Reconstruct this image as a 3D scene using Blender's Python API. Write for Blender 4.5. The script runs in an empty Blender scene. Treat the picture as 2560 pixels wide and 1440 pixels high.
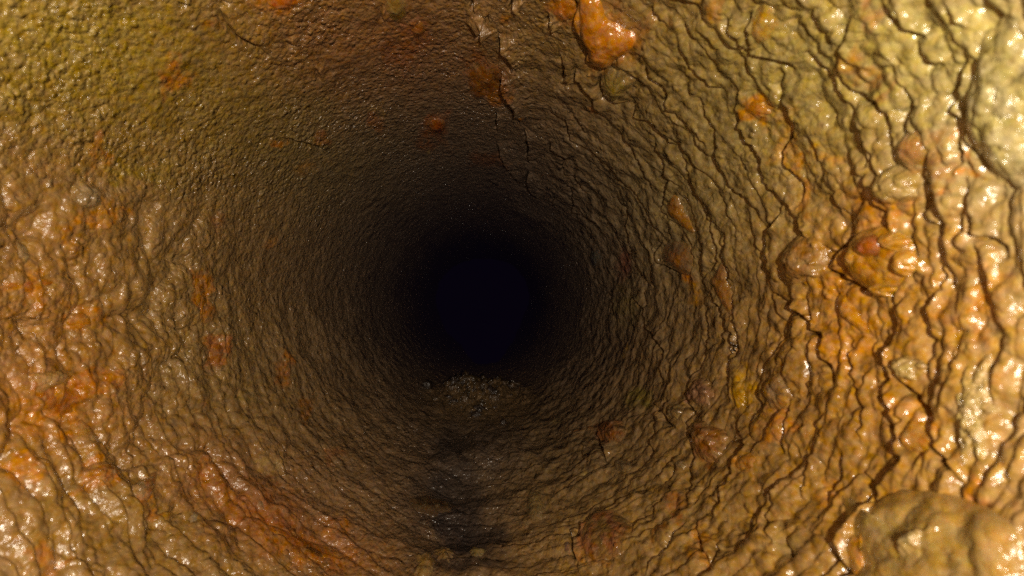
import bpy, math
import numpy as np

C = bpy.context.scene
COL = C.collection

# ------------------------------------------------------------------ camera
# The pipe runs along +Y, its axis is x = z = 0, its mouth radius is about 1.
CAM = np.array([0.13, 0.0, 0.02])
FPX = 1850.0                    # focal length in pixels of a 2560 wide picture
VX, VY = 1236.0, 748.0          # where the pipe axis direction falls in the picture
cd = bpy.data.cameras.new('camera')
cam = bpy.data.objects.new('camera', cd)
COL.objects.link(cam)
cam.location = CAM
cam.rotation_euler = (math.radians(90), 0, 0)
cd.sensor_width = 36.0
cd.lens = 36.0 * FPX / 2560.0
cd.shift_x = (1280 - VX) / 2560.0
cd.shift_y = (VY - 720) / 2560.0
cd.clip_start = 0.01
cd.clip_end = 200
cd.dof.use_dof = True
cd.dof.focus_distance = 2.7
cd.dof.aperture_fstop = 2.4
C.camera = cam

# ------------------------------------------------------------------ world: only the faint blue of the dark far end
w = bpy.data.worlds.new('World')
C.world = w
w.use_nodes = True
w.node_tree.nodes['Background'].inputs[0].default_value = (0.5, 0.26, 1.0, 1)
w.node_tree.nodes['Background'].inputs[1].default_value = 0.0034

# ------------------------------------------------------------------ the one lamp: a torch held just right of the lens
ld = bpy.data.lights.new('torch', 'POINT')
ld.energy = 450
ld.color = (1.0, 0.89, 0.72)
ld.shadow_soft_size = 0.022
lamp = bpy.data.objects.new('torch', ld)
lamp.location = (0.32, -0.55, 0.09)
COL.objects.link(lamp)

C.view_settings.view_transform = 'Standard'
C.view_settings.look = 'None'
C.view_settings.exposure = 0.0
C.cycles.max_bounces = 3
C.cycles.diffuse_bounces = 2
C.cycles.glossy_bounces = 1
C.cycles.use_denoising = False

# ------------------------------------------------------------------ noise helpers
def _h(ix, iy, seed):
    n = (ix.astype(np.int64) * 374761393 + iy.astype(np.int64) * 668265263 + seed * 974634777) & 0xffffffff
    n = ((n ^ (n >> 13)) * 1274126177) & 0xffffffff
    n = ((n ^ (n >> 16)) * 2246822519) & 0xffffffff
    return (n ^ (n >> 15)).astype(np.float64) / 4294967295.0

def perlin(x, y, seed=0, per=None):
    x0 = np.floor(x); y0 = np.floor(y)
    fx = x - x0; fy = y - y0
    u = fx * fx * fx * (fx * (fx * 6 - 15) + 10)
    v = fy * fy * fy * (fy * (fy * 6 - 15) + 10)
    xi = x0.astype(np.int64); yi = y0.astype(np.int64)
    def g(dx, dy):
        a = xi + dx
        if per: a = a % per
        t = _h(a, yi + dy, seed) * (2 * math.pi)
        return np.cos(t) * (fx - dx) + np.sin(t) * (fy - dy)
    a = g(0, 0) * (1 - u) + g(1, 0) * u
    b = g(0, 1) * (1 - u) + g(1, 1) * u
    return (a * (1 - v) + b * v) * 1.5

def fbm(x, y, seed, octaves=3, per=None):
    s = 0; a = 1.0; t = 0
    for k in range(octaves):
        s = s + a * perlin(x * 2 ** k, y * 2 ** k, seed + 17 * k, per * 2 ** k if per else None)
        t += a; a *= 0.5
    return s / t

def domes(x, y, seed, per=None, lo=0.45, hi=0.95):
    """pebbly bumps: rounded caps of uneven size scattered over a jittered grid"""
    x0 = np.floor(x).astype(np.int64); y0 = np.floor(y).astype(np.int64)
    best = np.zeros_like(x)
    for dx in (-1, 0, 1):
        for dy in (-1, 0, 1):
            a = x0 + dx; b = y0 + dy
            am = a % per if per else a
            jx = _h(am, b, seed); jy = _h(am, b, seed + 1)
            rr = lo + (hi - lo) * _h(am, b, seed + 2) ** 1.5
            d2 = ((x - a - jx) ** 2 + (y - b - jy) ** 2) / (rr * rr)
            best = np.maximum(best, np.sqrt(np.clip(1 - d2, 0, 1)) * rr)
    return best

def sm(x, a, b):
    t = np.clip((x - a) / (b - a), 0, 1)
    return t * t * (3 - 2 * t)

# ------------------------------------------------------------------ the pipe before its crust
def radius(y):
    return 0.50 + 0.105 * np.logaddexp(0, (5.3 - y) / .35) * .35

def to_wall(px, py):
    """where the sight line of a chart point meets the bare pipe"""
    u = (px - VX) / FPX; v = (VY - py) / FPX
    lo = np.full(u.shape, 0.05); hi = np.full(u.shape, 30.0)
    for _ in range(38):
        m = 0.5 * (lo + hi)
        ins = (CAM[0] + u * m) ** 2 + (CAM[2] + v * m) ** 2 < radius(m) ** 2
        lo = np.where(ins, m, lo); hi = np.where(ins, hi, m)
    m = 0.5 * (lo + hi)
    return np.stack([CAM[0] + u * m, m, CAM[2] + v * m], -1)

def inward(P):
    n = np.stack([-P[..., 0], np.zeros(P.shape[:-1]), -P[..., 2]], -1)
    n /= np.linalg.norm(n, axis=-1, keepdims=True)
    n[..., 1] = -0.105
    return n / np.linalg.norm(n, axis=-1, keepdims=True)

# ------------------------------------------------------------------ crust layout
# Lips of the flowstone sheets, (ox, oy, scale, [(strength, points) ...]).
LIPS = [
 (1700, 0, .5, [
  (1.3, [(275,40),(310,100),(350,150),(385,220),(430,245),(500,265),(570,285),(620,335)]),
  (1.5, [(410,20),(385,80),(400,150),(410,240)]),
  (.8, [(130,115),(180,170),(240,215)]),
  (1.1, [(15,180),(50,240),(70,300),(120,360),(165,405),(240,435)]),
  (.8, [(30,330),(60,390),(85,470)]),
  (1.1, [(130,480),(160,560),(205,630),(215,720),(225,790),(270,870),(310,930),(370,990),(420,1040),(440,1090)]),
  (.8, [(0,545),(60,585),(120,640),(180,720)]),
  (1.5, [(320,450),(320,560),(350,650),(420,720),(465,780),(450,830),(490,920),(560,980),(620,1040),(670,1110),(700,1170),(770,1220),(850,1260)]),
  (1.3, [(545,340),(560,450),(590,560),(605,660),(570,700),(560,800),(610,850),(650,930),(640,1010),(625,1040)]),
  (1.0, [(900,20),(905,90),(880,180),(850,260),(860,330),(900,390),(960,440),(1040,490),(1100,560),(1130,640)]),
  (.8, [(690,240),(740,300),(800,350),(860,430),(900,510)]),
  (1.1, [(1070,0),(1110,60),(1190,110),(1270,150)]),
  (1.0, [(1400,0),(1440,50),(1490,90)]),
  (1.2, [(1490,250),(1460,330),(1450,430),(1420,530),(1470,600),(1480,700),(1460,800),(1480,900)]),
  (1.4, [(1450,470),(1500,540),(1515,640),(1540,720),(1600,800),(1620,860)]),
  (1.1, [(1190,440),(1200,540),(1210,620),(1290,680),(1330,740),(1330,830),(1310,900),(1330,1000),(1320,1070),(1380,1120),(1410,1200)]),
  (1.1, [(1030,830),(1005,900),(1030,990),(1100,1040),(1140,1080)]),
  (1.5, [(950,1130),(935,1190),(880,1240),(835,1290),(820,1340),(870,1370),(930,1400),(980,1440)]),
  (1.3, [(540,1010),(520,1090),(480,1140),(470,1220),(490,1300),(500,1400),(510,1440)]),
  (1.0, [(0,700),(50,790),(75,860),(120,940),(140,1020),(180,1100),(200,1180),(215,1260),(200,1330),(150,1390),(150,1440)]),
  (1.1, [(250,1130),(280,1200),(255,1270),(260,1340),(270,1440)]),
  (1.4, [(1520,900),(1530,1000),(1545,1080),(1570,1170),(1640,1190),(1690,1230),(1690,1300)]),
  (1.0, [(1370,1310),(1380,1370),(1360,1440)]),
  (.7, [(410,1180),(440,1260),(430,1340)]),
  (.7, [(945,640),(960,700),(1000,760),(1010,830)]),
  (.8, [(1260,220),(1280,280),(1360,300)]),
  (.9, [(1480,1010),(1500,1120),(1480,1200),(1540,1260)]),
 ]),
 (1700, 720, .5, [
  (1.0, [(160,0),(190,60),(240,120),(260,180),(235,290)]),
  (1.3, [(265,0),(300,80),(310,170),(320,250),(300,340),(285,230),(270,500),(260,590)]),
  (1.0, [(150,100),(165,180),(160,290),(150,380),(110,440),(75,490),(65,580),(110,630),(60,690),(85,750),(90,830),(75,920),(65,1040),(50,1110)]),
  (1.6, [(500,0),(540,40),(600,80),(650,110),(710,170),(730,210),(775,240),(755,320),(770,370),(810,400),(830,500)]),
  (1.0, [(700,10),(690,70),(725,130),(725,180)]),
  (1.0, [(560,170),(545,280),(510,340),(490,390),(440,470),(430,540),(445,610),(400,650),(390,740),(420,800)]),
  (1.9, [(1200,60),(1140,130),(1140,220),(1130,300),(1095,380),(1110,450),(1090,520),(1110,590),(1130,660),(1150,730),(1140,830),(1175,890),(1130,960),(1070,1020),(1055,1080),(990,1150)]),
  (2.6, [(1055,1080),(990,1150),(920,1230),(880,1310),(870,1400),(890,1460)]),
  (1.5, [(1130,380),(1150,450),(1220,520),(1290,590),(1330,650),(1340,720),(1380,830),(1440,900),(1490,980)]),
  (1.4, [(1365,0),(1340,100),(1340,220),(1370,280)]),
  (.8, [(1340,400),(1310,480),(1320,560)]),
  (.9, [(1190,680),(1150,740)]),
  (1.0, [(980,910),(1010,980),(1030,1060),(1060,1100)]),
  (.9, [(900,230),(940,500),(980,600),(970,700),(960,790)]),
  (.9, [(600,560),(590,660),(565,770),(545,860)]),
  (.8, [(720,260),(700,370),(690,480),(680,570)]),
  (1.0, [(570,930),(545,1020),(530,1090),(490,1160),(490,1260),(520,1310)]),
  (1.0, [(860,840),(860,930),(810,1000),(780,1090)]),
  (1.4, [(290,650),(330,740),(350,820),(300,890),(290,950),(250,1020),(230,1090),(200,1170)]),
  (.8, [(700,920),(660,1010),(660,1090)]),
  (.9, [(125,1210),(125,1280),(160,1370),(170,1430)]),
  (1.2, [(225,1290),(220,1360),(175,1430)]),
  (.8, [(500,20),(530,110),(560,170)]),
  (.7, [(630,800),(640,860)]),
  (.8, [(620,1240),(590,1300),(600,1370)]),
  (.8, [(1490,980),(1500,1060)]),
 ]),
 (850, 0, .5, [
  (.8, [(205,20),(205,70),(235,100)]),
  (.8, [(665,10),(670,55)]),
  (1.0, [(865,0),(870,40),(895,55)]),
  (1.4, [(725,95),(695,150),(710,200)]),
  (1.4, [(805,190),(830,240),(865,280),(875,335)]),
  (1.5, [(800,340),(810,400),(840,460),(885,510),(880,550),(870,580)]),
  (1.3, [(1050,80),(1060,120),(1075,145)]),
  (1.9, [(1185,0),(1195,80),(1235,150),(1260,200),(1255,250),(1290,295),(1320,310)]),
  (1.1, [(1110,260),(1140,310),(1130,390),(1180,405)]),
  (1.7, [(1205,295),(1185,340),(1210,390),(1260,430),(1290,490),(1310,540),(1340,580)]),
  (1.4, [(1340,340),(1320,410),(1340,460),(1400,490),(1450,500)]),
  (1.3, [(1480,510),(1500,570),(1570,590),(1620,630),(1660,690),(1720,730)]),
  (1.3, [(1550,290),(1580,350),(1640,400),(1665,470),(1680,530),(1715,560)]),
  (.9, [(1165,540),(1200,580),(1225,630),(1260,660)]),
  (1.1, [(1030,530),(1080,560),(1140,600),(1165,670),(1200,700),(1260,720),(1320,770),(1370,820),(1410,880),(1480,930),(1520,980),(1560,1040),(1590,1110),(1620,1160)]),
  (1.0, [(1055,690),(1075,740),(1130,755),(1180,780)]),
  (1.1, [(1125,800),(1140,850),(1190,860),(1215,910),(1250,970)]),
  (1.1, [(945,850),(950,920),(990,960),(1030,975)]),
  (1.2, [(1160,930),(1185,990),(1180,1040),(1240,1065),(1290,1090),(1310,1130)]),
  (.8, [(1080,980),(1075,1020)]),
  (1.2, [(1455,1030),(1450,1120),(1470,1190),(1480,1270),(1510,1330),(1545,1400),(1550,1440)]),
  (1.2, [(1590,670),(1620,760),(1640,830),(1650,930),(1640,1000),(1650,1060),(1700,1120)]),
  (.9, [(1650,870),(1720,930)]),
  (1.3, [(1625,1210),(1605,1260),(1620,1310),(1720,1350)]),
  (.7, [(1350,1060),(1370,1110)]),
  (.8, [(925,640),(955,690),(945,760),(985,800)]),
  (.8, [(785,560),(790,640)]),
  (.8, [(790,720),(820,790),(870,860),(930,920)]),
  (.8, [(1565,20),(1580,60),(1640,100)]),
  (1.1, [(1300,1290),(1290,1380),(1340,1440)]),
  (.9, [(1410,640),(1480,740),(1530,830),(1600,960)]),
 ]),
 (850, 720, .5, [
  (1.0, [(1340,0),(1390,80),(1400,170)]),
  (1.3, [(1470,10),(1500,60),(1540,110),(1550,190),(1600,240),(1640,320),(1630,440),(1620,500)]),
  (.9, [(1540,0),(1550,100)]),
  (1.2, [(1670,560),(1640,620),(1660,670),(1700,710)]),
  (1.2, [(1305,680),(1300,760),(1340,830),(1345,890)]),
  (1.3, [(1250,1180),(1220,1270),(1180,1290),(1185,1350),(1170,1230)]),
  (.8, [(1230,800),(1230,880)]),
 ]),
 (0, 0, .5, [
  (1.1, [(1090,40),(1130,110),(1190,170),(1250,200),(1300,215),(1330,255)]),
  (1.0, [(900,5),(940,25)]), (1.0, [(1110,0),(1145,20)]), (1.0, [(1430,205),(1475,230)]),
  (.8, [(1580,340),(1610,405)]), (.9, [(1430,690),(1540,710),(1610,750),(1625,775)]),
 ]),
 (1350, 950, .3403, [
  (.9, [(660,870),(560,960),(480,1010)]),
  (.9, [(930,280),(890,230),(850,560),(770,650)]),
  (.9, [(1020,620),(1010,720),(920,800)]),
  (.8, [(1050,560),(940,690),(860,750)]),
  (.9, [(1110,1090),(1010,1220),(900,1320),(780,1440)]),
  (1.0, [(1340,900),(1320,1040)]),
  (.9, [(940,880),(890,980),(760,1070),(690,1180)]),
  (.9, [(1660,1000),(1580,1100)]),
 ]),
 (0, 850, .4098, [
  (-.7, [(180,830),(300,960),(340,1080),(380,1240),(470,1330)]),
  (-.6, [(420,860),(480,1040),(560,1180),(650,1190)]),
  (-.7, [(640,1040),(760,1120),(880,1170),(1000,1240)]),
  (-.6, [(620,700),(690,800),(860,790)]),
  (-.6, [(860,680),(1000,800),(1120,920)]),
  (-.5, [(200,1180),(280,1330),(420,1430)]),
 ]),
]

# stains, deposits and a painted fade into the dark hole: cx, cy, rx, ry, rotation, colour, strength
OLIVE = (.30, .225, .050); CREAM = (.50, .42, .17); GOLD = (.315, .228, .050); ORANGE = (.56, .185, .018)
RUST = (.26, .085, .025); BROWN = (.25, .135, .050); GREY = (.29, .24, .16); SLATE = (.075, .058, .070)
AMBER = (.56, .27, .055); UMBER = (.29, .18, .07); SILT = (.05, .038, .036); BLACK = (.009, .007, .010)
STAINS_AND_SHADE = [
 (2500, 250, 300, 420, 0, (.44, .39, .20), .95), (2250, 100, 420, 170, 0, (.50, .43, .15), .8), (2000, 250, 420, 300, .5, (.38, .31, .10), .7),
 (2480, 950, 230, 360, 0, (.46, .33, .13), .8), (2330, 1330, 240, 180, 0, (.40, .26, .085), .95), (2150, 950, 330, 330, 0, (.42, .22, .05), .8),
 (2260, 700, 260, 260, 0, (.50, .27, .07), .6), (2050, 1200, 350, 300, 0, (.32, .18, .048), .75), (1750, 900, 220, 330, 0, (.28, .175, .06), .65),
 (1700, 480, 260, 240, .6, (.34, .265, .085), .6), (1680, 1300, 300, 180, 0, (.31, .195, .06), .7),
 (250, 180, 480, 230, .1, GOLD, .9), (130, 60, 320, 150, 0, (.37, .28, .062), .7), (600, 330, 360, 120, .2, (.30, .205, .045), .7),
 (750, 80, 260, 160, .2, (.31, .19, .055), .7), (1050, 150, 300, 170, .3, (.27, .115, .045), .85), (820, 120, 160, 90, .4, (.28, .14, .05), .6), (1400, 150, 260, 160, 0, (.30, .19, .05), .6),
 (1150, 330, 300, 120, 0, (.19, .125, .055), .6), (820, 420, 260, 130, .3, (.22, .165, .055), .6),
 (120, 560, 260, 180, 0, (.31, .18, .06), .8), (150, 800, 280, 170, 0, (.35, .175, .045), .75), (100, 1050, 260, 160, 0, (.37, .165, .042), .8),
 (420, 700, 260, 280, 0, (.29, .19, .07), .7), (250, 1300, 380, 160, .3, (.27, .165, .05), .85), (480, 1000, 220, 220, 0, (.29, .195, .07), .7),
 (650, 1250, 300, 110, .5, (.26, .12, .045), .7), (700, 1330, 230, 70, .35, (.36, .12, .03), .75), (900, 1250, 250, 130, .2, (.25, .155, .075), .7),
 (1150, 1250, 140, 220, 0, SILT, .85), (1135, 1095, 34, 55, 0, BLACK, .95), (1110, 1145, 40, 30, 0, BLACK, .8), (1140, 1215, 85, 34, .15, BLACK, .95), (1160, 1255, 60, 30, 0, BLACK, .9), (1130, 1310, 75, 45, 0, BLACK, .9), (1200, 1350, 70, 30, 0, BLACK, .8), (1170, 1420, 140, 30, 0, BLACK, .75), (1200, 960, 120, 18, 0, BLACK, .9), (1250, 1130, 90, 60, 0, SLATE, .7), (1450, 1150, 200, 130, 0, (.28, .185, .075), .6),  # silt with near-black patches down the middle of the floor
 (1230, 640, 480, 430, 0, GREY, .6), (1200, 705, 350, 370, 0, SLATE, .92),  # SLATE here paints the light's fall-off toward the hole into the wall colour
 (1530, 60, 80, 55, .5, ORANGE, .4), (1515, 120, 42, 40, 0, ORANGE, .3), (1420, 25, 60, 35, 0, (.50, .17, .022), .8),
 (1215, 185, 70, 55, .6, RUST, .6), (1240, 225, 40, 28, 0, (.45, .15, .03), .7), (1000, 130, 45, 55, 0, RUST, .45), (1045, 75, 35, 30, 0, RUST, .5),
 (1090, 320, 34, 30, 0, (.34, .10, .03), .6), (1225, 400, 50, 22, .2, RUST, .4), (1080, 360, 45, 25, 0, RUST, .45), (440, 185, 40, 30, -.9, (.50, .19, .03), .6),
 (1905, 265, 45, 25, .5, (.58, .25, .03), .8), (2100, 400, 45, 22, .2, (.60, .33, .07), .6), (1975, 340, 30, 80, .1, (.55, .29, .06), .6),
 (2020, 440, 22, 90, -.25, (.58, .26, .05), .75), (2230, 510, 80, 60, .3, (.56, .24, .05), .6), (2140, 760, 50, 130, -.1, (.62, .28, .05), .7),
 (2120, 850, 60, 60, 0, (.52, .25, .06), .6), (2440, 420, 14, 60, 0, (.58, .22, .04), .7), (2510, 760, 40, 100, 0, (.56, .27, .06), .6),
 (2300, 1030, 60, 40, .8, (.58, .27, .06), .7), (2350, 1100, 45, 45, 0, (.55, .24, .05), .7), (2490, 1250, 40, 70, -.3, (.52, .22, .04), .7),
 (1870, 975, 20, 65, 0, (.52, .29, .03), .75), (1965, 1075, 40, 45, 0, (.42, .17, .04), .7), (1780, 1110, 30, 45, 0, RUST, .7), (1530, 1085, 32, 26, 0, (.30, .08, .03), .8),
 (1890, 1170, 35, 28, 0, (.52, .25, .04), .8), (2080, 1250, 25, 50, 0, (.48, .22, .04), .6), (1770, 1390, 22, 80, .1, (.46, .19, .03), .6),
 (1720, 690, 40, 18, .8, (.50, .19, .03), .75), (1745, 740, 14, 30, 0, (.50, .24, .03), .6), (1505, 1360, 40, 30, 0, (.34, .13, .05), .7),
 (1770, 1000, 36, 30, 0, (.34, .16, .10), .6), (25, 715, 60, 25, -.2, (.46, .15, .02), .7), (170, 800, 45, 25, .2, (.48, .18, .02), .65),
 (100, 1000, 80, 35, .2, (.44, .14, .015), .75), (180, 980, 90, 18, -.35, (.42, .12, .02), .7), (55, 1090, 45, 40, 0, (.42, .15, .02), .65), (160, 1060, 26, 40, 0, (.52, .20, .02), .6),
 (215, 1215, 60, 26, -.1, (.44, .17, .03), .7), (330, 1270, 36, 26, -.6, (.46, .17, .04), .8), (10, 1200, 40, 22, 0, (.50, .16, .012), .7), (90, 1420, 60, 22, 0, (.44, .17, .03), .6),
 (480, 725, 18, 60, -.15, (.48, .17, .035), .75), (532, 885, 22, 36, 0, (.42, .16, .05), .75), (690, 920, 14, 60, 0, (.40, .14, .03), .6), (750, 1030, 25, 25, 0, (.36, .13, .02), .6),
 (215, 545, 110, 25, -.2, (.44, .19, .035), .7), (130, 600, 25, 60, 0, (.46, .22, .04), .6), (760, 1390, 120, 22, .25, (.42, .13, .025), .8), (520, 1215, 30, 90, -.5, (.36, .13, .04), .7),
 (690, 345, 26, 18, 0, (.44, .17, .025), .7), (770, 420, 40, 22, 0, (.34, .18, .05), .5), (700, 10, 60, 28, 0, ORANGE, .8), (330, 420, 120, 40, .2, (.31, .23, .04), .5),
 (1600, 1000, 40, 30, 0, (.24, .20, .04), .6), (1575, 760, 40, 60, 0, (.22, .17, .06), .5), (1560, 660, 22, 40, 0, (.26, .09, .06), .6),
 (1200, 1005, 150, 60, 0, (.24, .15, .06), .75), (1310, 1150, 150, 120, 0, (.16, .11, .055), .5),
]
rs = np.random.RandomState(11)
for _ in range(90):             # many small smudges of ochre, rust and pale lime
    a = rs.uniform(0, 2 * math.pi); q = rs.uniform(330, 1400)
    s = rs.uniform(.012, .035) * q
    STAINS_AND_SHADE.append((VX + q * math.cos(a), VY + q * math.sin(a), s * rs.uniform(.6, 1.2), s * rs.uniform(.8, 2.0), a - math.pi / 2 * 0,
                   [(.46, .19, .04), (.34, .13, .04), (.42, .32, .12), (.22, .15, .06), (.40, .25, .07)][rs.randint(5)], rs.uniform(.3, .6)))

def spline(P, n=5):
    Q = np.vstack([2 * P[0] - P[1], P, 2 * P[-1] - P[-2]]); out = []
    for i in range(1, len(Q) - 2):
        for t in np.arange(n) / n:
            a, b, c, d = Q[i - 1], Q[i], Q[i + 1], Q[i + 2]
            out.append(.5 * (2 * b + (c - a) * t + (2 * a - 5 * b + 4 * c - d) * t * t + (3 * b - a - 3 * c + d) * t ** 3))
    out.append(P[-1])
    return np.array(out)

def warp(px, py, amount=1.0):
    r = np.hypot(px - VX, py - VY) * amount
    return (px + 0.085 * r * fbm(px / 75, py / 75, 301, 4), py + 0.085 * r * fbm(px / 75, py / 75, 317, 4))

def stain_shade_colour(px, py):
    wx, wy = warp(px, py)
    ww = fbm(px / 26, py / 26, 333, 3)
    col = np.empty(px.shape + (3,)); col[:] = UMBER
    for cx, cy, rx, ry, rot, c, k in STAINS_AND_SHADE:
        m = np.where((np.abs(px - cx) < 2.6 * max(rx, ry)) & (np.abs(py - cy) < 2.6 * max(rx, ry)))
        if not len(m[0]): continue
        dx = wx[m] - cx; dy = wy[m] - cy
        e = ((dx * math.cos(rot) + dy * math.sin(rot)) / rx) ** 2 + ((dy * math.cos(rot) - dx * math.sin(rot)) / ry) ** 2
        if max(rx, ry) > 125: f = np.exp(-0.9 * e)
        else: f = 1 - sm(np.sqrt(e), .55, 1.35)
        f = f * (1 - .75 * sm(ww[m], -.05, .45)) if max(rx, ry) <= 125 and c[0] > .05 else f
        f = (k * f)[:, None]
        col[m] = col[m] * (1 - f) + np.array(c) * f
    return col

# ------------------------------------------------------------------ crust relief, as a fraction of the local wall distance
def relief(px, py, detail=True):
    dx = px - VX; dy = py - VY
    r = np.hypot(dx, dy); th = np.arctan2(dy, dx) % (2 * math.pi); lr = np.log(r)
    U = th / (2 * math.pi)
    cx_ = np.cos(th)
    right = sm(cx_ + 0.22 * (dy < 0) * 0 + 0.12 * fbm(U * 9, lr * 2, 5, 2, 9), -0.02, 0.62) * sm(r, 210, 230)
    low = sm(dy / r, -0.25, 0.35) * sm(r, 190, 420)
    upleft = sm(-(dx + 0.9 * dy) / r, .1, .9)
    n1 = fbm(U * 14, lr * 3.2, 21, 3, 14)
    n2 = fbm(U * 40, lr * 5, 22, 3, 40)
    n3 = fbm(U * 120, lr * 14, 23, 2, 120)
    n5 = perlin(U * 300, lr * 44, 25, 300)
    # flowstone sheets: saw-toothed lips that run round the pipe
    def saw(freq, seed, wob):
        p = lr * freq + wob * 1.0 * fbm(U * 12, lr * 2.2, seed, 2, 12) + 0.30 * wob * fbm(U * 32, lr * 9, seed + 5, 2, 32) + .12 * n3
        v = p - np.floor(p)
        row = np.floor(p).astype(np.int64)
        amp = np.clip(.5 + 1.1 * perlin(U * 16, row * 7.3 + .5, seed + 9, 16), 0, 1.3)
        return amp * (1 - v) ** .75 * np.sqrt(sm(v, 0.0, 0.26))
    s1 = saw(7.5, 31, 1.0); s2 = saw(14.0, 41, .9); s3 = saw(27.0, 51, .9)
    H = right * (0.027 * s1 + 0.024 * s2) + (0.9 * right + 0.35 * low) * 0.009 * s3
    H = H + low * (1 - right) * (0.026 * s2 + 0.010 * s1 + .013 * s3)
    # broad swelling and pebbles
    H = H + 0.016 * n1 + 0.008 * n2 * (0.4 + right + low)
    big = domes(U * 84 + .5 * n2, lr * 20, 61, 84) - .25
    mid = domes(U * 190 + .4 * n2, lr * 44, 71, 190)
    fin = domes(U * 330, lr * 78, 81, 330)
    H = H + right * sm(r, 450, 900) * (0.016 * (big + .35) + .006 * mid)
    leftlump = sm(-cx_, .5, .95) * sm(dy, -360, -150) * sm(r, 550, 900)
    huge = domes(U * 46 + .5 * n2, lr * 11 + .4 * n1, 65, 46)
    H = H + leftlump * (0.045 * huge + 0.016 * big + 0.006 * mid)
    H = H + 0.0050 * mid * (0.35 + 0.65 * sm(n1, -.3, .4)) * (0.6 + .5 * right)
    H = H + 0.0028 * fin * (0.4 + 0.6 * sm(-n1, -.4, .3)) * (1.15 - .45 * right)
    H = H + 0.0022 * n3
    # the lips seen one by one
    add = np.zeros_like(r); cut = np.zeros_like(r)
    for ox, oy, sc, polys in LIPS:
        for k, pts in polys:
            P = spline(np.array(pts, float) * sc + (ox, oy), 4)
            seg = np.linalg.norm(np.diff(P, axis=0), axis=1); tot = seg.sum(); acc = 0
            sgn = 1.0 if k > 0 else -1.0; k = abs(k)
            c = P.mean(0); rc = math.hypot(c[0] - VX, c[1] - VY)
            k = k * (1 + .9 * float(sm(np.array(1480.0 - c[0]), 0, 160)) * (c[1] < 560) * (c[0] > 1120)); L = min(0.055 * rc + 12, .38 * tot); Wd = 0.005 * rc + 1.0
            m = np.where((px > P[:, 0].min() - 2.6 * L) & (px < P[:, 0].max() + 2.6 * L) & (py > P[:, 1].min() - 2.6 * L) & (py < P[:, 1].max() + 2.6 * L))
            if not len(m[0]): continue
            qx = px[m] + 0.012 * rc * n3[m] + .006 * rc * n5[m]; qy = py[m] + 0.010 * rc * n2[m]
            bd = np.full(qx.shape, 1e9); bs = np.zeros_like(bd); bt = np.zeros_like(bd)
            for i in range(len(P) - 1):
                a, b = P[i], P[i + 1]; d = b - a; l2 = d @ d
                t = np.clip(((qx - a[0]) * d[0] + (qy - a[1]) * d[1]) / l2, 0, 1)
                ex = qx - a[0] - t * d[0]; ey = qy - a[1] - t * d[1]
                dd = np.hypot(ex, ey)
                nx, ny = -d[1], d[0]                       # which side is nearer the mouth (and the torch)
                out = (0.5 * (a + b) - (VX, VY)); out = out / np.hypot(*out) + (.55, -.1)
                if sgn < 0: out = np.array([0.75, -.65]) * -1
                if nx * out[0] + ny * out[1] < 0: nx, ny = -nx, -ny
                s = ex * nx + ey * ny
                better = dd < bd
                bd = np.where(better, dd, bd); bs = np.where(better, s, bs); bt = np.where(better, (acc + t * seg[i]) / tot, bt)
                acc += seg[i]
            end = np.minimum(1, 4.5 * np.minimum(bt, 1 - bt) + .18)
            taper = end * np.exp(-np.maximum(0, bd - L * 1.4) / L)
            side = np.where(bs > 0, bd, -bd)
            up = sm(side, -Wd, Wd) * np.exp(-np.maximum(side, 0) / L)
            dn = np.exp(-(np.minimum(side, 0) / (2.0 * Wd)) ** 2) * (1 - sm(side, -Wd, Wd))
            add[m] = np.maximum(add[m], (0.0125 + min(.016, 5.5 / rc)) * k * up * taper)
            cut[m] = np.maximum(cut[m], (0.016 + min(.015, 4.5 / rc)) * k * dn * taper)
    H = H * (1 - .25 * np.clip(add / .02, 0, 1)) + add - cut
    # a shelf of rubble on the floor at the far end, a dip with silt before it
    g = np.exp(-((px - 1190) / (85 + 40 * n2)) ** 2)
    H = H + 0.15 * g * np.exp(-((py - 985) / np.where(py < 985, 15.0, 40.0)) ** 2) * (1 + .5 * n2 + .5 * mid)
    H = H + 0.05 * np.exp(-((px - 1240) / 150) ** 2 - ((py - 1130) / 34) ** 2) * (1 + n2)
    H = H - 0.05 * np.exp(-((px - 1137) / 40) ** 2 - ((py - 1095) / 45) ** 2)
    H = H - (0.05 + .03 * n2) * np.exp(-((px - 1150) / 85) ** 2 - ((py - 1225) / 40) ** 2) - .05 * np.exp(-((px - 1150) / 90) ** 2 - ((py - 1335) / 40) ** 2) + .03 * np.exp(-((px - 1170) / 130) ** 2 - ((py - 1165) / 22) ** 2) * (1 + n2)
    return H

def scale_at(P):
    return np.hypot(P[..., 0] - CAM[0], P[..., 2] - CAM[2])

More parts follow.
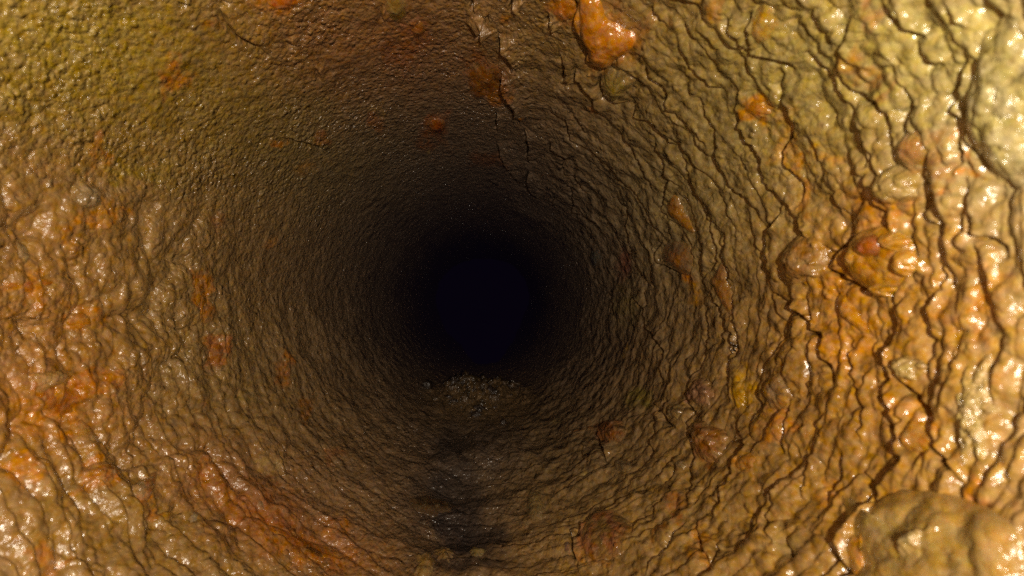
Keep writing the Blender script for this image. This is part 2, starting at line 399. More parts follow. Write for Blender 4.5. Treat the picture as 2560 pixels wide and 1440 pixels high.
# ------------------------------------------------------------------ material: wet mineral crust
def wet(name, rough=.34, spec=.35, bump=.0105, sss=0.0, film_d=.009):
    m = bpy.data.materials.new(name); m.use_nodes = True
    nt = m.node_tree; N = nt.nodes; Lk = nt.links
    b = N['Principled BSDF']
    at = N.new('ShaderNodeAttribute'); at.attribute_name = 'deposit'
    tc = N.new('ShaderNodeTexCoord')
    mp = N.new('ShaderNodeMapping'); mp.inputs['Scale'].default_value = (1, .62, 1)
    Lk.new(tc.outputs['Object'], mp.inputs[0])
    def noise(s, d=3, r=.6):
        n = N.new('ShaderNodeTexNoise'); n.inputs['Scale'].default_value = s; n.inputs['Detail'].default_value = d
        n.inputs['Roughness'].default_value = r; Lk.new(mp.outputs[0], n.inputs['Vector']); return n
    def math_(op, x, y):
        n = N.new('ShaderNodeMath'); n.operation = op
        for i, q in enumerate((x, y)):
            if isinstance(q, (int, float)): n.inputs[i].default_value = q
            else: Lk.new(q, n.inputs[i])
        return n.outputs[0]
    a = noise(26, 5, .65); f = noise(95, 3, .6); g = noise(170, 2, .6)
    hs = N.new('ShaderNodeHueSaturation')
    Lk.new(at.outputs['Color'], hs.inputs['Color'])
    def rng(src, lo, hi, fmin=.25, fmax=.75):
        r = N.new('ShaderNodeMapRange'); r.inputs[1].default_value = fmin; r.inputs[2].default_value = fmax
        r.inputs[3].default_value = lo; r.inputs[4].default_value = hi; Lk.new(src, r.inputs[0]); return r.outputs[0]
    Lk.new(rng(a.outputs['Fac'], .70, 1.32), hs.inputs['Value'])
    Lk.new(rng(f.outputs['Fac'], .485, .515), hs.inputs['Hue'])
    Lk.new(rng(noise(60, 3).outputs['Fac'], 1.12, .82), hs.inputs['Saturation'])
    Lk.new(hs.outputs[0], b.inputs['Base Color'])
    Lk.new(math_('ADD', rng(noise(40, 4).outputs['Fac'], rough - .22, rough + .04), math_('MULTIPLY', at.outputs['Alpha'], .08)), b.inputs['Roughness'])
    b.inputs['Specular IOR Level'].default_value = spec
    b.inputs['Coat Weight'].default_value = 1.0
    b.inputs['Coat Roughness'].default_value = .19
    def grains(sc):
        v = N.new('ShaderNodeTexVoronoi'); v.inputs['Scale'].default_value = sc
        v.inputs['Randomness'].default_value = 1.0
        Lk.new(mp.outputs[0], v.inputs['Vector']); return math_('MULTIPLY', v.outputs['Distance'], v.outputs['Distance'])
    al = at.outputs['Alpha']
    fine = math_('ADD', math_('MULTIPLY', grains(44), -.25), math_('MULTIPLY', grains(85), -.45))
    fine = math_('ADD', fine, math_('MULTIPLY', f.outputs['Fac'], .7))
    fine = math_('ADD', fine, math_('MULTIPLY', noise(34, 2, .5).outputs['Fac'], .9))
    beads = math_('MAXIMUM', math_('SUBTRACT', .085, grains(37)), 0.0)
    fine = math_('ADD', fine, math_('MULTIPLY', beads, 5.0))
    coarse = math_('ADD', math_('MULTIPLY', noise(20, 1.5, .45).outputs['Fac'], 3.3), math_('MULTIPLY', grains(26), -.8))
    coarse = math_('ADD', coarse, math_('MULTIPLY', beads, 1.5))
    hgt = math_('ADD', math_('MULTIPLY', fine, al), math_('MULTIPLY', coarse, math_('MAXIMUM', math_('SUBTRACT', 1.0, al), 0.0)))
    bp = N.new('ShaderNodeBump'); bp.inputs['Strength'].default_value = 1.0; bp.inputs['Distance'].default_value = bump
    Lk.new(hgt, bp.inputs['Height'])
    Lk.new(bp.outputs[0], b.inputs['Normal'])
    # the water film stands in tiny droplets: many small glints, gathered in patches
    film = math_('ADD', math_('MULTIPLY', grains(44), -1.2), math_('MULTIPLY', noise(55, 2, .5).outputs['Fac'], 1.5))
    patch = rng(noise(13, 3, .6).outputs['Fac'], .25, 1.25, .35, .62)
    bf = N.new('ShaderNodeBump'); bf.inputs['Strength'].default_value = 1.0; bf.inputs['Distance'].default_value = film_d
    Lk.new(math_('MULTIPLY', math_('MULTIPLY', film, patch), math_('ADD', math_('MULTIPLY', al, 1.0), .55)), bf.inputs['Height']); Lk.new(bp.outputs[0], bf.inputs['Normal'])
    Lk.new(bf.outputs[0], b.inputs['Coat Normal'])
    if sss:
        b.inputs['Subsurface Weight'].default_value = sss
        b.inputs['Subsurface Radius'].default_value = (1, .4, .12)
        b.inputs['Subsurface Scale'].default_value = .025
    return m
M_WALL = wet('wet_mineral_crust')
M_LUMP = wet('wet_deposit', .28, .4, .0045, .2)
M_BEAD = wet('smooth_bead', .2, .4, .001, .3, .002)

def mesh_from(name, V, F, col, mat, grain=None):
    me = bpy.data.meshes.new(name)
    V = np.ascontiguousarray(V, np.float32); F = np.ascontiguousarray(F, np.int32)
    me.vertices.add(len(V)); me.vertices.foreach_set('co', V.ravel())
    me.loops.add(F.size); me.polygons.add(len(F))
    me.loops.foreach_set('vertex_index', F.ravel())
    me.polygons.foreach_set('loop_start', np.arange(0, F.size, F.shape[1], dtype=np.int32))
    me.polygons.foreach_set('use_smooth', np.ones(len(F), bool))
    at = me.color_attributes.new('deposit', 'FLOAT_COLOR', 'POINT')
    c4 = np.ones((len(V), 4), np.float32); col = np.array(col, float); col[:, 1] *= np.where(col[:, 0] > 2.4 * col[:, 1], 1.16, 1.0); lum = np.asarray(col).mean(-1, keepdims=True)
    c4[:, :3] = np.clip(lum + (np.asarray(col) - lum) * 1.18, .004, 1) * (.50, .47, .48)
    if grain is not None: c4[:, 3] = grain
    at.data.foreach_set('color', c4.ravel())
    me.materials.append(mat)
    me.update(calc_edges=True); me.validate()
    return me

# ------------------------------------------------------------------ build the wall
NT, NR = 2000, 620
th = np.arange(NT) * (2 * math.pi / NT)
ct, st = np.cos(th), np.sin(th)
xa, xb, ya, yb = 1205 + 130, 1355 + 130, 752 + 130, 688 + 130
rmax = np.minimum(np.where(ct > 0, xb, xa) / np.maximum(np.abs(ct), 1e-6), np.where(st > 0, yb, ya) / np.maximum(np.abs(st), 1e-6))
k = np.exp(-(np.arange(-30, 31) / 12.0) ** 2); k /= k.sum()
rmax = np.convolve(np.concatenate([rmax[-30:], rmax, rmax[:30]]), k, 'valid')
# the crust ends in a ragged edge where the pipe opens into a dark space
yend = 8.2 - 2.3 * np.exp(-((th - 1.62) / .5) ** 2) + 1.1 * fbm(th / (2 * math.pi) * 9, th * 0 + .5, 77, 4, 9)
rin = np.full(NT, 30.0); rb = np.full(NT, 320.0)
for _ in range(26):
    m = .5 * (rin + rb); far = to_wall(VX + m * ct, VY + m * st)[:, 1] > yend
    rin, rb = np.where(far, m, rin), np.where(far, rb, m)
t = np.linspace(0, 1, NR); t = (np.exp(1.6 * t) - 1) / (math.exp(1.6) - 1)
RR = rin[None] + (rmax - rin)[None, :] * t[:, None]
PX = VX + RR * ct[None]; PY = VY + RR * st[None]
B = to_wall(PX, PY)
NRM = inward(B)
SC = scale_at(B)
H = relief(PX, PY)
W = B + NRM * (H * SC)[..., None]
colr = stain_shade_colour(PX, PY)
# how grainy the crust is: sandy on the left and top, smooth flowstone on the right
GR = 1.0 - .68 * sm((PX - VX) / RR, -.05, .5) * sm(RR, 160, 360)
GR = GR * (1 - .4 * sm((PY - VY) / RR, -.1, .5)) * (1 - .35 * sm(-(PX - VX) / RR, .5, .95) * sm(PY - VY, -360, -150))
GR = np.clip(GR * (1 + 1.1 * fbm(th[None] / (2 * math.pi) * 22, np.log(RR) * 4, 91, 3, 22)), .1, 1.6)
GR = np.concatenate([GR, np.ones((6, NT))], 0)
# the pipe beyond the crust that can be made out, and behind the lens
def rings(B0, ys, H0):
    ang = np.arctan2(B0[:, 2], B0[:, 0]); out = []
    for y in ys:
        R = radius(np.array(y)) * (1 + .03 * np.sin(ang * 5 + y * 3) + .02 * np.sin(ang * 11 - y * 5))
        out.append(np.stack([R * np.cos(ang), np.full(ang.shape, y), R * np.sin(ang)], -1))
    return out
y_out = B[-1, :, 1].min()
back = rings(B[-1], [min(.25, y_out - .1), -.2, -.7, -1.3, -2, -3], None)
ALL = np.concatenate([W, np.array(back)], 0)
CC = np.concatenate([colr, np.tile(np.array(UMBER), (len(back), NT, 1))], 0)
nr = ALL.shape[0]
idx = np.arange(nr * NT).reshape(nr, NT)
F = np.stack([idx[:-1], np.roll(idx[:-1], -1, 1), np.roll(idx[1:], -1, 1), idx[1:]], -1).reshape(-1, 4)
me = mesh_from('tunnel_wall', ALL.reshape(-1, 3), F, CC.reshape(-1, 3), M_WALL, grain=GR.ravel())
wall = bpy.data.objects.new('tunnel_wall', me); COL.objects.link(wall)
wall['kind'] = 'structure'
wall['label'] = 'wet olive brown mineral crust lining the round tunnel in rippled sheets'

# smoothed relief for setting deposits on the wall
Hs = H.copy()
for ax, n in ((0, 9), (1, 13)):
    c = np.cumsum(np.concatenate([np.take(Hs, range(-n, 0), ax) if ax else np.repeat(Hs[:1], n, 0), Hs, np.take(Hs, range(n), ax) if ax else np.repeat(Hs[-1:], n, 0)], ax), ax)
    m = 2 * n
    Hs = (np.take(c, range(m, m + Hs.shape[ax] - 0), ax) - np.take(c, range(0, Hs.shape[ax]), ax)) / m if c.shape[ax] >= m + Hs.shape[ax] else Hs

def wall_relief(px, py):
    a = (np.arctan2(py - VY, px - VX) % (2 * math.pi)) / (2 * math.pi) * NT
    j = np.floor(a).astype(int) % NT
    r = np.hypot(px - VX, py - VY)
    q = np.clip((r - rin[j]) / (rmax[j] - rin[j]), 0, 1)
    i = np.clip(np.log(1 + q * (math.exp(1.6) - 1)) / 1.6 * (NR - 1), 0, NR - 1).astype(int)
    return Hs[i, j]

# ------------------------------------------------------------------ deposits sitting on the wall
def lump_mesh(name, cx, cy, rx, ry, rot=0.0, h=.5, col=AMBER, seed=0, rough=.12, warts=0.0, edge=2.6, col2=None, lift=0.0, outline=None, mat=None, sharp=None, blend=.75):
    ns = 36 if max(rx, ry) < 26 else (64 if max(rx, ry) < 90 else 96)
    nq = 12 if max(rx, ry) < 26 else (20 if max(rx, ry) < 90 else 34)
    a = np.arange(ns) * 2 * math.pi / ns
    if outline is None:
        q = 1 + rough * (1.6 * perlin(np.cos(a) * 1.3 + seed * 3.1, np.sin(a) * 1.3 + 7.7, 900 + seed) + .8 * perlin(np.cos(a) * 3 + seed, np.sin(a) * 3, 950 + seed))
        ox, oy = q * rx * np.cos(a), q * ry * np.sin(a)
        ox, oy = ox * math.cos(rot) - oy * math.sin(rot), ox * math.sin(rot) + oy * math.cos(rot)
    else:
        P = np.array(outline, float) - (cx, cy); P = np.vstack([P, P[:1]])
        s = np.concatenate([[0], np.cumsum(np.linalg.norm(np.diff(P, axis=0), axis=1))])
        u = np.linspace(0, s[-1], ns, endpoint=False)
        ox, oy = np.interp(u, s, P[:, 0]), np.interp(u, s, P[:, 1])
        for _ in range(2):
            ox = .25 * np.roll(ox, 1) + .5 * ox + .25 * np.roll(ox, -1); oy = .25 * np.roll(oy, 1) + .5 * oy + .25 * np.roll(oy, -1)
    rho = np.linspace(0, 1, nq + 1)[1:] ** .8
    if cx < 1500 or cy > 1180 and cx < 1900: h = h * .62
    hp = h * min(rx, ry)
    d0 = math.hypot(cx - VX, cy - VY); cx, cy = cx + (cx - VX) / d0 * (lift + .2 * hp), cy + (cy - VY) / d0 * (lift + .2 * hp)
    gx = cx + rho[:, None] * ox[None]; gy = cy + rho[:, None] * oy[None]
    gx = np.concatenate([[cx], gx.ravel()]); gy = np.concatenate([[cy], gy.ravel()])
    rr = np.concatenate([[0], np.repeat(rho, ns)])
    prof = (1 - rr ** edge) ** (.6 if edge > 2.7 or edge == 2.0 else 1.25)
    if sharp: prof = (1 - rr) ** sharp
    bump = fbm(gx / (.55 * min(rx, ry) + 3) + seed, gy / (.55 * min(rx, ry) + 3), 700 + seed, 3)
    z = hp * prof * (1 + .22 * bump) + lift
    if warts:
        z = z + warts * hp * domes(gx / (.34 * min(rx, ry) + 4) + seed, gy / (.34 * min(rx, ry) + 4), 800 + seed) * np.minimum(1, 3 * (1 - rr))
    z = z + .05 * hp + .005 * max(0.0, cx - VX - 150) * (1 - rr ** 3) - 1.5 * rr
    sink = np.where(rr >= .999, -.35 * hp - 5.0, 0)
    # the crust bulges toward the axis: start it a little nearer the mouth so that its top stands where it is seen
    base = to_wall(gx, gy); n = inward(base); sc = scale_at(base)
    rpx = np.hypot(gx - VX, gy - VY)
    V = base + n * ((wall_relief(gx, gy) + (z + sink) / rpx) * sc)[:, None]
    F = []
    for s in range(ns): F.append((0, 1 + (s + 1) % ns, 1 + s, 0))
    tri = np.array([(f[0], f[1], f[2]) for f in F])
    qd = []
    for r_ in range(nq - 1):
        i0 = 1 + r_ * ns; i1 = i0 + ns
        for s in range(ns):
            s2 = (s + 1) % ns
            qd.append((i0 + s, i0 + s2, i1 + s2)); qd.append((i0 + s, i1 + s2, i1 + s))
    bot = [(1 + (nq - 1) * ns, 1 + (nq - 1) * ns + s + 1, 1 + (nq - 1) * ns + s) for s in range(1, ns - 1)]
    F = np.concatenate([tri, np.array(qd), np.array(bot)])
    c = np.array(col)[None] * np.ones((len(V), 1)) * .8
    if col2 is not None:
        f = sm(bump + .15 * (rr - .5), -.25, .35)[:, None]
        c = c * (1 - f) + np.array(col2)[None] * f * .8
    f = (sm(rr + .25 * bump, .5, 1.0) * .85 * blend)[:, None]
    c = c * (1 - f) + stain_shade_colour(gx, gy) * f
    return mesh_from(name, V, F, c, mat or M_LUMP, grain=.5), base[0]

def thing(name, label, cat, group=None, parent=None, **kw):
    me, at = lump_mesh(name, **kw)
    o = bpy.data.objects.new(name, me); COL.objects.link(o)
    # put the origin at the foot of the lump, on the wall
    n = len(me.vertices); co = np.empty(n * 3, np.float32); me.vertices.foreach_get('co', co); co = co.reshape(-1, 3) - at.astype(np.float32)
    me.vertices.foreach_set('co', co.ravel()); me.update()
    if parent is not None:
        o.location = at - np.array(parent.location); o.parent = parent
        if label: o['label'] = label
    else:
        o.location = at
        o['label'] = label; o['category'] = cat
        if group: o['group'] = group
    return o

G1 = 'mineral knobs grown on the tunnel wall'
G2 = 'rusty orange crusts on the tunnel wall'
am = thing('amber_nodule', 'glossy amber nodule on the right wall carrying a smooth red bead', 'nodule', G1,
      outline=[(2152,600),(2185,568),(2225,556),(2270,570),(2308,605),(2314,650),(2296,690),(2262,722),(2225,738),(2190,724),(2160,700),(2144,652)],
      cx=2232, cy=645, rx=78, ry=80, h=.36, col=(.60,.29,.04), col2=(.64,.36,.08), seed=1, warts=.4, blend=.35, lift=5, edge=2.0)
for bx, by, bw, bh_, br in ((2262,600,34,26,.4),(2285,655,26,36,.2),(2222,722,34,18,.2),(2168,640,22,30,.3)):
    thing('lobe', None, None, parent=am, cx=bx, cy=by, rx=bw, ry=bh_, rot=br, h=.85, lift=22, col=(.60,.30,.05), col2=(.66,.38,.10), seed=70 + bw, blend=0)
thing('red_bead', None, None, parent=am, cx=2203, cy=612, rx=30, ry=29, h=.8, lift=36, blend=0, col=(.42,.12,.03), seed=2, rough=.02, edge=2.0, mat=M_BEAD)
thing('ridge', None, None, parent=am, cx=2222, cy=690, rx=38, ry=14, rot=-.35, h=.9, lift=20, blend=0, col=(.66,.34,.05), seed=3)
thing('orange_drip', 'vivid orange drip hanging with a forked end at the top of the wall', 'drip', G2,
      outline=[(1448,-20),(1500,-10),(1520,30),(1560,62),(1598,78),(1604,98),(1580,122),(1553,130),(1540,150),(1518,158),(1494,146),(1484,118),(1478,85),(1458,50)],
      cx=1515, cy=92, rx=55, ry=60, h=.5, col=(.62,.21,.016), col2=(.68,.26,.03), seed=4, edge=3.5, blend=.1)
thing('orange_nodule', 'round deep orange knob cut off by the top edge of the picture', 'nodule', G1, cx=705, cy=-2, rx=44, ry=26, h=.55, col=(.56,.16,.012), seed=5)
thing('orange_crust', 'small orange crust beside the forked orange drip', 'crust', G2, cx=1408, cy=25, rx=34, ry=28, h=.35, col=(.54,.18,.02), seed=6)
thing('olive_nodule', 'smooth olive dome just below the forked orange drip', 'nodule', G1, cx=1548, cy=203, rx=38, ry=42, h=.5, col=(.38,.28,.08), seed=7, blend=1.2, rough=.2)
thing('tan_bulge', 'smooth tan bulge above a grey glistening lump on the right wall', 'lump', G1, cx=2320, cy=360, rx=44, ry=52, h=.5, col=(.50,.28,.10), seed=8, rough=.07)
thing('grey_lump', 'grey glistening lump under a smooth tan bulge on the right wall', 'lump', G1, cx=2283, cy=455, rx=62, ry=46, h=.42, col=(.50,.36,.13), seed=9, warts=.45, mat=M_WALL)
thing('pink_lump', 'warty pinkish brown lump left of the amber nodule', 'lump', G1, cx=2035, cy=645, rx=58, ry=72, rot=.2, h=.36, col=(.42,.22,.07), col2=(.46,.28,.10), mat=M_WALL, seed=10, warts=.55)
thing('orange_tongue', 'slender orange tongue of crust below the upper cracks, nearest the dark hole', 'crust', G2,
      outline=[(1692,478),(1705,490),(1716,520),(1730,545),(1745,580),(1738,588),(1712,566),(1690,548),(1676,525),(1674,500)], cx=1702, cy=527, rx=24, ry=36, h=.42, col=(.42,.20,.045), blend=.45, seed=11)
thing('tan_tongue', 'narrow tan leaf shaped crust pointing up between two black cracks', 'crust', G2,
      outline=[(1814,648),(1826,665),(1828,700),(1840,740),(1848,790),(1838,800),(1815,760),(1795,722),(1781,700),(1797,682)], cx=1812, cy=708, rx=22, ry=45, h=.40, col=(.40,.20,.06), blend=.45, seed=12)
thing('brown_slab', 'square brown slab with an orange lower edge between thin cracks', 'slab', G1,
      outline=[(1668,606),(1700,596),(1735,612),(1742,650),(1740,690),(1715,690),(1670,665),(1660,640)], cx=1705, cy=645, rx=40, ry=42, h=.36, col=(.28,.17,.08), col2=(.40,.18,.05), seed=13)
thing('rusty_nodule', 'rust red nodule with a pale rim on the lower right wall', 'nodule', G1, cx=1780, cy=1108, rx=42, ry=50, h=.6, mat=M_WALL, col=(.30,.10,.025), col2=(.38,.22,.08), seed=14, warts=.2)
thing('rusty_nodule', 'dusky red nodule close to the dark hole, below right of it', 'nodule', G1, cx=1537, cy=1083, rx=36, ry=32, h=.6, mat=M_WALL, col=(.30,.10,.035), col2=(.32,.17,.07), seed=15, warts=.2)
bo = thing('flowstone_boss', 'large smooth tan boss with an orange lip in the bottom right corner', 'boss', G1,
      outline=[(2135,1345),(2170,1290),(2230,1250),(2300,1232),(2400,1240),(2500,1270),(2610,1330),(2610,1520),(2370,1530),(2160,1490),(2122,1230)],
      cx=2370, cy=1390, rx=150, ry=120, h=.30, col=(.44,.30,.10), col2=(.47,.32,.11), seed=16, edge=2.0, blend=.9, warts=.3)
thing('orange_lip', None, None, parent=bo, outline=[(2130,1360),(2155,1335),(2195,1340),(2208,1375),(2202,1230),(2185,1450),(2150,1450),(2128,1405)],
      cx=2196, cy=1395, rx=36, ry=56, h=.55, lift=12, blend=.4, col=(.64,.29,.035), col2=(.66,.36,.08), seed=17)
thing('wet_knob', None, None, parent=bo, cx=2310, cy=1365, rx=42, ry=24, rot=-.7, h=.5, lift=50, mat=M_WALL, col=(.44,.34,.15), seed=18, warts=.6)
thing('pale_mass', 'pale cream swelling at the upper right edge of the picture', 'swelling', G1, cx=2550, cy=250, rx=105, ry=210, h=.28, col=(.52,.45,.18), col2=(.56,.50,.26), seed=19, warts=.45, mat=M_WALL)
thing('pale_nodule', 'pale tan knob standing up from the floor right of the dark silt', 'nodule', G1, cx=1341, cy=1272, rx=24, ry=36, h=.85, col=(.34,.24,.10), seed=20)
thing('pale_cone', 'blunt tan cone on the floor at the bottom edge, left of the silt', 'cone', G1, cx=1112, cy=1385, rx=28, ry=26, h=.7, col=(.36,.23,.09), seed=21, sharp=.9, rough=.3, warts=.3)
thing('pale_nodule', 'rounded tan knob on the floor at the bottom edge, right of a blunt cone', 'nodule', G1, cx=1192, cy=1388, rx=19, ry=16, h=.6, rough=.3, warts=.4, col=(.32,.24,.10), seed=22)
thing('tan_stub', 'tan upright stub on the floor at the bottom edge, left of a blunt cone', 'stub', G1, cx=1060, cy=1418, rx=26, ry=36, h=.5, rough=.3, warts=.4, col=(.34,.22,.08), seed=23)
thing('glinting_crust', 'brown crust with glinting upper edge on the floor left of the silt', 'crust', G1, cx=1078, cy=1262, rx=62, ry=26, rot=.1, h=.5, col=(.11,.065,.03), col2=(.18,.115,.05), seed=24, warts=.5)
thing('red_bead', 'shiny red bead alone on the ceiling above the dark hole', 'bead', G1, cx=1094, cy=315, rx=23, ry=20, h=.6, col=(.38,.10,.025), seed=25, rough=.06, edge=2.0)
thing('rusty_nodule', 'tiny rusty knob at the foot of a black crack above the dark hole', 'nodule', G1, cx=1301, cy=281, rx=15, ry=14, h=.8, col=(.40,.19,.05), seed=26)
thing('red_crust', 'rough red orange crust left of a black crack on the ceiling', 'crust', G2, cx=1218, cy=200, rx=38, ry=46, rot=-.5, h=.25, col=(.32,.11,.03), col2=(.38,.17,.05), seed=27, warts=.7, rough=.55, blend=1.2)
thing('round_blister', 'round brown blister at the top edge with a thin dark rim on its left', 'blister', G1, cx=988, cy=20, rx=32, ry=36, h=.3, col=(.32,.21,.06), seed=28, rough=.05)
thing('red_blister', 'small rust red blister under the round brown blister', 'blister', G1, cx=1047, cy=76, rx=19, ry=21, h=.5, col=(.34,.12,.035), seed=29)
thing('warty_lump', 'pale grey warty lump high on the left wall', 'lump', G1, cx=203, cy=482, rx=40, ry=34, h=.55, col=(.36,.26,.13), seed=30, warts=.7)
thing('pale_crust', 'pale arched crust glistening above a bright orange smear on the left wall', 'crust', G1, cx=88, cy=955, rx=70, ry=28, rot=-.08, h=.65, col=(.44,.27,.10), seed=31, warts=.6, rough=.2)
thing('orange_smear', 'bright orange smear under a pale arched crust on the left wall', 'crust', G2, cx=120, cy=1005, rx=78, ry=30, rot=.1, h=.3, col=(.44,.14,.012), seed=32, rough=.3, warts=.4)
thing('orange_ear', 'ear shaped orange lump with a pale crest on the lower left wall', 'lump', G1, cx=213, cy=1200, rx=54, ry=30, rot=-.2, h=.75, col=(.44,.16,.025), col2=(.44,.27,.11), seed=33, warts=.4)
thing('brown_wedge', 'brown wedge shaped lump with a glistening face, right of the orange ear', 'lump', G1,
      outline=[(288,1235),(320,1218),(350,1195),(368,1188),(364,1230),(350,1268),(322,1285),(302,1270)], cx=326, cy=1240, rx=36, ry=40, h=.6, col=(.40,.18,.06), col2=(.38,.27,.14), seed=34, warts=.4)
thing('orange_smear', 'thin orange streak running off the left edge at mid height', 'crust', G2, cx=18, cy=712, rx=62, ry=18, rot=-.1, h=.3, col=(.46,.15,.015), seed=35, rough=.3)
thing('orange_nodule', 'bright orange knob among pale bumps on the left wall', 'nodule', G1, cx=178, cy=803, rx=26, ry=20, h=.5, col=(.48,.18,.02), seed=36)
thing('tan_fold', 'upright tan fold with a glinting left side above the orange ear', 'fold', G1, cx=192, cy=1105, rx=20, ry=48, rot=-.25, h=.6, col=(.42,.24,.08), seed=37, warts=.3)
thing('ochre_nodule', 'ochre yellow upright knob between black cracks on the right wall', 'nodule', G1, cx=1857, cy=985, rx=17, ry=36, h=.45, col=(.52,.29,.025), seed=38)
thing('orange_nodule', 'orange knob at the bend of a black crack, right of the rust red nodule', 'nodule', G1, cx=1888, cy=1165, rx=38, ry=25, rot=-.3, h=.5, col=(.50,.24,.045), seed=39)
thing('rosy_lump', 'rosy glistening lump in the curve of a crack above the rust red nodule', 'lump', G1, cx=1766, cy=985, rx=32, ry=38, h=.42, mat=M_WALL, col=(.36,.20,.10), seed=40, warts=.4)
thing('brown_lump', 'brown warty lump with an amber foot right of the ochre yellow knob', 'lump', G1, cx=1965, cy=985, rx=38, ry=46, h=.38, col=(.34,.22,.10), col2=(.48,.25,.05), seed=41, warts=.35)
thing('amber_fold', 'amber three cornered fold between two black cracks above the smooth tan boss', 'fold', G1, outline=[(2322,1030),(2345,1050),(2360,1100),(2366,1140),(2340,1140),(2285,1135),(2280,1115),(2300,1075)],
      cx=2325, cy=1100, rx=40, ry=46, h=.42, col=(.50,.27,.07), col2=(.54,.25,.04), seed=42)
thing('white_nodule', 'whitish glistening knob beside the fork of two black cracks at right', 'nodule', G1, cx=2305, cy=925, rx=38, ry=34, h=.5, col=(.54,.40,.15), seed=43, warts=.45, mat=M_WALL)
thing('white_crust', 'ragged whitish crust streaming down the right edge of the picture', 'crust', G1, cx=2478, cy=1040, rx=42, ry=130, rot=.1, h=.35, col=(.54,.41,.16), seed=44, warts=.8, rough=.3, mat=M_WALL)
thing('grey_nodule', 'small grey knob at the right rim of the dark hole', 'nodule', G1, cx=1492, cy=645, rx=17, ry=26, h=.6, col=(.22,.20,.15), seed=45)
thing('reddish_lump', 'broad reddish lump with glints at the bottom edge, right of a pink bead', 'lump', G1, cx=1520, cy=1350, rx=76, ry=58, rot=-.3, h=.4, mat=M_WALL, col=(.28,.17,.06), col2=(.34,.14,.06), seed=46, warts=.25)
thing('pink_bead', 'small pinkish bead left of a broad reddish lump at the bottom edge', 'bead', G1, cx=1424, cy=1379, rx=11, ry=12, h=.7, col=(.36,.22,.14), seed=47, edge=2.0, rough=.05)
thing('tan_nodule', 'little round tan knob on thin ripples left of the rust red nodule', 'nodule', G1, cx=1712, cy=1168, rx=13, ry=14, h=.6, col=(.34,.24,.12), seed=48)
thing('brown_nodule', 'brown knob with glints at the kink of a crack above the rust red nodule', 'nodule', G1, cx=1702, cy=1035, rx=24, ry=24, h=.5, col=(.30,.20,.08), seed=49, warts=.4)
thing('dull_nodule', 'dull tan knob with glinting rim below the dusky red nodule', 'nodule', G1, cx=1562, cy=1168, rx=22, ry=17, h=.5, col=(.26,.18,.09), seed=50, warts=.4)
thing('orange_streak', 'thin rust orange streak on the dim left wall', 'crust', G2, cx=481, cy=735, rx=13, ry=50, rot=-.15, h=.35, col=(.46,.18,.035), seed=51, rough=.25)
thing('rusty_drop', 'drop shaped rusty knob on the dim left wall below a thin streak', 'nodule', G1, cx=531, cy=885, rx=18, ry=30, rot=.1, h=.5, col=(.38,.16,.05), seed=52)
thing('white_pebble', 'small whitish glistening pebble on the lower left wall', 'nodule', G1, cx=464, cy=1315, rx=17, ry=22, h=.6, col=(.36,.28,.16), seed=53, warts=.5)
thing('ochre_bead', 'ochre bead beside a small whitish pebble on the lower left wall', 'bead', G1, cx=398, cy=1306, rx=17, ry=15, h=.5, col=(.42,.24,.06), seed=54)
thing('pale_nodule', 'pale knob at the far left edge above the orange streak', 'nodule', G1, cx=22, cy=625, rx=24, ry=26, h=.55, col=(.38,.27,.13), seed=55, warts=.5)
thing('red_fold', 'long rusty fold lying along the floor at lower left', 'fold', G2, cx=745, cy=1372, rx=110, ry=19, rot=.3, h=.5, col=(.40,.13,.028), seed=56, rough=.25)
thing('brown_crest', 'thin brown crest with glints on the floor left of the rusty fold', 'fold', G1, cx=630, cy=1272, rx=30, ry=12, rot=.75, h=.6, col=(.34,.22,.11), seed=57)
thing('amber_streak', 'amber drip running down beneath the amber nodule', 'drip', G2, outline=[(2118,735),(2140,725),(2160,760),(2180,800),(2196,830),(2180,838),(2150,810),(2126,790)], cx=2150, cy=780, rx=26, ry=40, h=.5, col=(.60,.28,.04), seed=58)
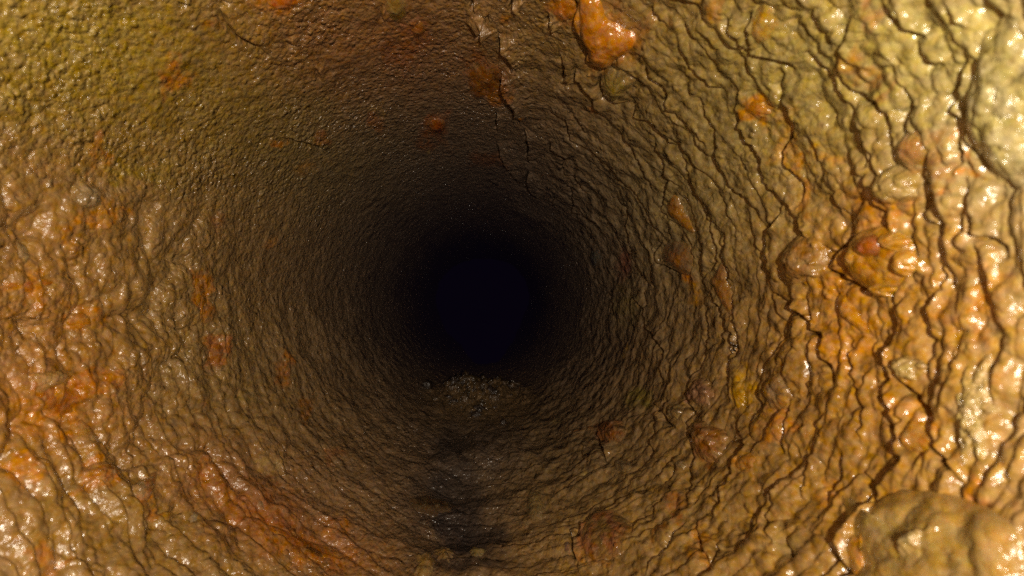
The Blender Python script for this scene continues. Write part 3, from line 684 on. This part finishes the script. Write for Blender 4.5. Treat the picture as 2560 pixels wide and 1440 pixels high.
thing('orange_blister', 'flat orange blister on the upper right wall under a long black crack', 'blister', G2, cx=1905, cy=265, rx=34, ry=20, rot=.5, h=.3, col=(.54,.23,.03), seed=59)
thing('orange_lobe', 'pale orange lobe beside the tallest crack at the upper right', 'lump', G1, cx=1930, cy=45, rx=36, ry=48, h=.3, col=(.48,.33,.09), col2=(.52,.29,.05), seed=60)

# rubble washed onto the shelf at the far end: nobody could count it
rs = np.random.RandomState(5)
VV, FF, CCs, off = [], [], [], 0
ico_v = np.array([(0,0,1),(.894,0,.447),(.276,.851,.447),(-.724,.526,.447),(-.724,-.526,.447),(.276,-.851,.447),(.724,.526,-.447),(-.276,.851,-.447),(-.894,0,-.447),(-.276,-.851,-.447),(.724,-.526,-.447),(0,0,-1)])
ico_f = np.array([(0,1,2),(0,2,3),(0,3,4),(0,4,5),(0,5,1),(1,6,2),(2,7,3),(3,8,4),(4,9,5),(5,10,1),(6,7,2),(7,8,3),(8,9,4),(9,10,5),(10,6,1),(6,11,7),(7,11,8),(8,11,9),(9,11,10),(10,11,6)])
gx = rs.normal(1190, 42, 230); gy = 975 + np.abs(rs.normal(0, 40, 230)) - 18
gb = to_wall(gx, gy); gn = inward(gb); gs = scale_at(gb)
gp = gb + gn * (wall_relief(gx, gy) * gs)[:, None]
for i in range(230):
    s = rs.uniform(.2, 1) ** 3 * .044 + .005
    v = ico_v * (s * rs.uniform(.5, 1.2, 3))[None] * (1 + .25 * rs.normal(size=(12, 1)))
    VV.append(v + gp[i] + gn[i] * s * -.1); FF.append(ico_f + off); off += 12
    CCs.append(np.tile(np.array([(.07, .045, .02), (.05, .035, .025), (.11, .07, .035)][rs.randint(3)]), (12, 1)))
me = mesh_from('rubble', np.concatenate(VV), np.concatenate(FF), np.concatenate(CCs), M_WALL)
rub = bpy.data.objects.new('rubble', me); COL.objects.link(rub)
rub['kind'] = 'stuff'; rub['label'] = 'glinting wet rubble heaped on the floor at the edge of the dark hole'; rub['category'] = 'rubble'
